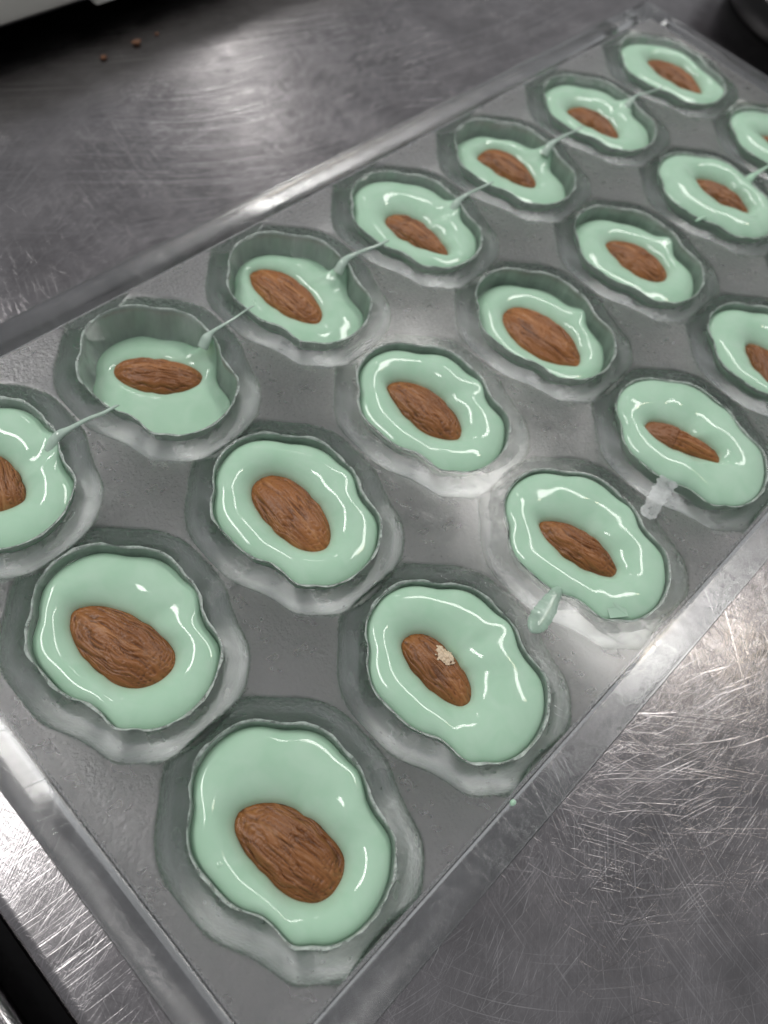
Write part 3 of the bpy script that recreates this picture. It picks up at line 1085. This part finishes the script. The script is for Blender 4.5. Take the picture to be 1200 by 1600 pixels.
chip = NUT[(1, 2)]
fx, fy = to_local(chip, 36.1, -76.9)
def in_chip(x, y):
    n = noise.noise(Vector((x * 1.6, y * 1.6, 4.2)))
    return math.hypot((x - fx) / 1.75, (y - fy) / 1.35) < 1.0 + 0.5 * n
o = surface_patch("exposed_flesh", chip, in_chip, 0.16, M_FLESH, 1.0)
o["label"] = "pale chipped patch where the skin is gone"
half = NUT[(3, 2)]
gx, gy = to_local(half, 107.0, -76.0)
sgn = 1 if gx > 0 else -1
def in_half(x, y):
    return sgn * x > 1.6 + 0.25 * noise.noise(Vector((y * 0.8, 1.0, 2.0)))
o = surface_patch("skin_layer", half, in_half, 0.16, M_SKIN)
o["label"] = "smoother layer of skin over one half"


def blob_sheet(name, sides, z, thick, mat, loc, dome=0.0):
    """A puddle spanned between its two long sides, rounded over its width and towards both ends."""
    R, L = sides
    n, K = len(R), 11
    v, f = [], []
    for i in range(n):
        e = min(1.0, 4.0 * min(i, n - 1 - i) / (n - 1)) ** 0.6
        for k in range(K):
            u = k / (K - 1)
            h = (1 - (2 * u - 1) ** 2) ** 0.6 * e
            v.append((R[i][0] + (L[i][0] - R[i][0]) * u, R[i][1] + (L[i][1] - R[i][1]) * u, z + (thick + dome) * h))
    for i in range(n - 1):
        for k in range(K - 1):
            q = i * K + k
            f.append((q, q + K, q + K + 1, q + 1)[::-1])
    o = mesh_object(name, v, f, [mat], None, True, None, loc)
    bm = bmesh.new()
    bm.from_mesh(o.data)
    if sum(q.normal.z for q in bm.faces) < 0:
        bmesh.ops.reverse_faces(bm, faces=bm.faces)
    bm.to_mesh(o.data)
    bm.free()
    return o


def ribbon_outline(path, seed, jag=0.25, sub=14):
    """path of (x, y, half width) -> closed boundary with slightly ragged sides."""
    pts = []
    for i in range(len(path) - 1):
        for k in range(sub):
            u = k / sub
            p0, p1, p2, p3 = path[max(i - 1, 0)], path[i], path[i + 1], path[min(i + 2, len(path) - 1)]
            pts.append(tuple(0.5 * (2 * b + (c_ - a) * u + (2 * a - 5 * b + 4 * c_ - d) * u * u + (3 * b - a - 3 * c_ + d) * u ** 3)
                             for a, b, c_, d in zip(p0, p1, p2, p3)))
    pts.append(path[-1])
    L, R = [], []
    for i, (x, y, w) in enumerate(pts):
        a, b = pts[max(i - 1, 0)], pts[min(i + 1, len(pts) - 1)]
        d = Vector((b[0] - a[0], b[1] - a[1])).normalized()
        wl = w * (1 + jag * noise.noise(Vector((i * 0.35, seed, 0.3))))
        wr = w * (1 + jag * noise.noise(Vector((i * 0.35, seed + 9, 0.3))))
        L.append((x - d.y * wl, y + d.x * wl))
        R.append((x + d.y * wr, y - d.x * wr))
    return R, L


# drip lying across the plate between two cavities, and the silvery smear one pitch further on
drip = blob_sheet("filling_drip", ribbon_outline([(60.4, -82.3, 0.35), (59.3, -82.4, 1.0), (57.2, -82.8, 1.45), (54.8, -83.4, 1.85),
                                                  (52.4, -83.8, 1.9), (50.6, -84.1, 1.2), (49.8, -84.2, 0.25)], 3, 0.15), 0.02, 0.22, M_DRIP, (0, 0, H), 0.35)
tag(drip, "pale green tapering drip lying on the plate beside the chipped almond's cavity", "drip")
smear = blob_sheet("glossy_smear", ribbon_outline([(97.2, -82.0, 1.2), (95.0, -82.3, 1.9), (91.5, -82.9, 1.75), (88.0, -83.6, 1.6), (85.6, -84.0, 1.5),
                                                   (84.7, -84.2, 0.8)], 8, 0.3), 0.03, 0.08, M_SMEAR, (0, 0, H))
tag(smear, "silvery glossy smear on the plate between the third and fourth scraped-row cavities", "smear")


def ring_sheet(name, centre, a0, a1, width, mat, seed, gap=0.35):
    """Scraped film hugging part of a cavity's rim."""
    n = 90
    v, f = [], []
    for i in range(n + 1):
        a = math.radians(a0 + (a1 - a0) * i / n)
        e = math.sin(math.pi * i / n) ** 0.45
        ro = outline(a) + gap
        w = width * e * (1 + 0.55 * noise.noise(Vector((a * 2.6, seed, 0))) + 0.2 * noise.noise(Vector((a * 11, seed, 3))))
        for k in range(4):
            r = ro + w * k / 3
            z = 0.025 + (0.05 if k in (1, 2) else 0.0)
            v.append((r * math.cos(a), r * math.sin(a), z))
    for i in range(n):
        for k in range(3):
            q = i * 4 + k
            f.append((q, q + 1, q + 5, q + 4))
    o = mesh_object(name, v, f, [mat], None, True, None, (centre[0], centre[1], H))
    return o


ring = ring_sheet("scraped_film", CENTRES[(2, 2)], 55, 265, 3.4, M_SCUM, 1.0)
tag(ring, "greyish scraped film around the cavity beside the tapering green drip", "film")
ring = ring_sheet("scraped_film", CENTRES[(2, 1)], 255, 345, 2.6, M_SCUM, 4.0)
tag(ring, "greyish scraped film along the rim of the third middle row cavity", "film")
ring = ring_sheet("scraped_film", CENTRES[(2, 2)], -95, -28, 2.2, M_SCUM, 7.0)
tag(ring, "dull film stain between the drip's cavity and the mould rim", "film")

for path, sd, lab in (
        ([(12.6, -44.6, 0.4), (14.5, -43.4, 1.3), (18.0, -42.6, 1.6), (21.5, -42.2, 1.4), (23.4, -42.0, 0.5)], 12.0,
         "thin scraped film streak between the first two middle row cavities"),
        ([(5.6, -18.9, 0.5), (7.5, -18.2, 2.0), (10.0, -17.9, 2.4), (12.6, -17.6, 1.7), (14.0, -17.2, 0.4)], 21.0,
         "faint roundish film stain between the first cavities of the threaded and middle rows"),
        ([(14.2, -82.4, 0.4), (17.0, -82.6, 1.0), (20.5, -83.0, 1.1), (23.0, -83.2, 0.4)], 33.0,
         "thin film streak between the first two cavities of the row with scraped smears")):
    o = blob_sheet("scraped_film", ribbon_outline(path, sd, 0.5), 0.03, 0.04, M_SCUM, (0, 0, H))
    tag(o, lab, "film")

# a torn flake of set filling on the wall of that cavity
cx, cy = CENTRES[(2, 2)]
fl_v = [(cx - 9.0, cy - 12.6, -0.3), (cx - 7.4, cy - 9.9, 0.15), (cx - 6.5, cy - 11.2, 0.25), (cx - 4.8, cy - 12.2, 0.1), (cx - 6.2, cy - 14.6, -0.2)]
o = mesh_object("torn_flake", [(x - cx, y - cy, z) for x, y, z in fl_v], [(0, 1, 2, 3, 4)], [M_BATTER], FILL[(2, 2)], False)
o.modifiers.new("thickness", 'SOLIDIFY').thickness = 0.25 * MM


def lump(name, x, y, z, r, mat, seed, squash=0.6, lumpy=0.3):
    bm = bmesh.new()
    bmesh.ops.create_icosphere(bm, subdivisions=3, radius=1.0)
    for v in bm.verts:
        k = 1 + lumpy * noise.noise(v.co * 1.7 + Vector((seed, seed * 2, 0)))
        v.co = Vector((v.co.x * r * k, v.co.y * r * k * 0.8, v.co.z * r * k * squash)) * MM
    me = bpy.data.meshes.new(name)
    bm.to_mesh(me)
    bm.free()
    me.materials.append(mat)
    me.polygons.foreach_set("use_smooth", [True] * len(me.polygons))
    o = bpy.data.objects.new(name, me)
    col.objects.link(o)
    zmin = min(v.co.z for v in me.vertices) / MM
    o.location = (x * MM, y * MM, (z - zmin - 0.02) * MM)
    return o


tag(lump("filling_bead", 26.2, -100.2, H, 0.55, M_BATTER, 3, 0.8), "tiny pale green bead on the inner edge of the mould rim", "bead")
for i, (x, y, r, lab) in enumerate(((101, 118, 0.9, "small dark brown crumb nearest the worktop edge"),
                                    (113, 119, 1.25, "largest reddish brown crumb lying before the white housing"),
                                    (121, 120, 0.6, "smallest pale brown crumb lying before the white housing"))):
    tag(lump("crumb", x, y, 0, r, M_CRUMB, i * 5.1, 0.3, 1.1), lab, "crumb", "crumbs before the white housing")


def bevel_box(name, x0, x1, y0, y1, z0, z1, bev, mat, parent, origin=(0, 0, 0)):
    bm = bmesh.new()
    bmesh.ops.create_cube(bm, size=1.0)
    for v in bm.verts:
        v.co = Vector(((x0 + x1) / 2 + v.co.x * (x1 - x0), (y0 + y1) / 2 + v.co.y * (y1 - y0), (z0 + z1) / 2 + v.co.z * (z1 - z0))) - Vector(origin)
        v.co *= MM
    bmesh.ops.bevel(bm, geom=list(bm.edges), offset=bev * MM, segments=4, profile=0.5, affect='EDGES')
    me = bpy.data.meshes.new(name)
    bm.to_mesh(me)
    bm.free()
    me.materials.append(mat)
    me.polygons.foreach_set("use_smooth", [True] * len(me.polygons))
    o = bpy.data.objects.new(name, me)
    col.objects.link(o)
    o.parent = parent
    return o


# cream housing standing on low feet behind the mould
hs = empty("appliance_housing", (-40, 240, 0))
tag(hs, "cream white plastic housing on low dark feet behind the crumbs", "appliance")
og = (-40, 240, 0)
bevel_box("housing_shell", -300, 235, 132, 300, 7.5, 22, 3.0, M_WHITE, hs, og)
bevel_box("lip_tab", 108, 116, 129.8, 136, 7.0, 12, 0.8, M_WHITE, hs, og)
bevel_box("shade_plate", -296, 231, 135, 296, 6.2, 8.5, 0.6, M_DARK, hs, og)  # black sheet that paints in the shade under the housing
for fx_, fy_ in ((-270, 160), (205, 165), (-270, 270), (205, 270)):
    bevel_box("foot", fx_ - 12, fx_ + 12, fy_ - 12, fy_ + 12, 0, 7, 1.0, M_DARK, hs, og)


def lathe(name, prof, mat, parent, seg=96):
    v, f = [], []
    for r, z in prof:
        for k in range(seg):
            a = 2 * math.pi * k / seg
            v.append((r * math.cos(a), r * math.sin(a), z))
    for i in range(len(prof) - 1):
        for k in range(seg):
            j = (k + 1) % seg
            f.append((i * seg + k, i * seg + j, (i + 1) * seg + j, (i + 1) * seg + k))
    f.append(tuple(range(seg))[::-1])
    f.append(tuple((len(prof) - 1) * seg + k for k in range(seg)))
    o = mesh_object(name, v, f, [mat], parent)
    return o


bowl = empty("mixing_bowl", (342, 0, 0))
tag(bowl, "steel bowl on a black ring of painted shade behind the mould's far end", "bowl")
lathe("shade_ring", [(38, 0), (39.5, 0.8), (39.5, 9), (38.5, 10.5), (36, 11.5)], M_DARK, bowl)  # black ring standing in for the shade beneath the bowl
lathe("bowl_body", [(37, 11.0), (44, 12.5), (47.6, 14), (49.2, 16), (52, 24), (58, 45), (61, 60), (63, 61), (63, 60), (60, 59), (56.5, 45), (50.5, 24),
                    (46.5, 17), (36, 14.5)], M_BOWL, bowl)
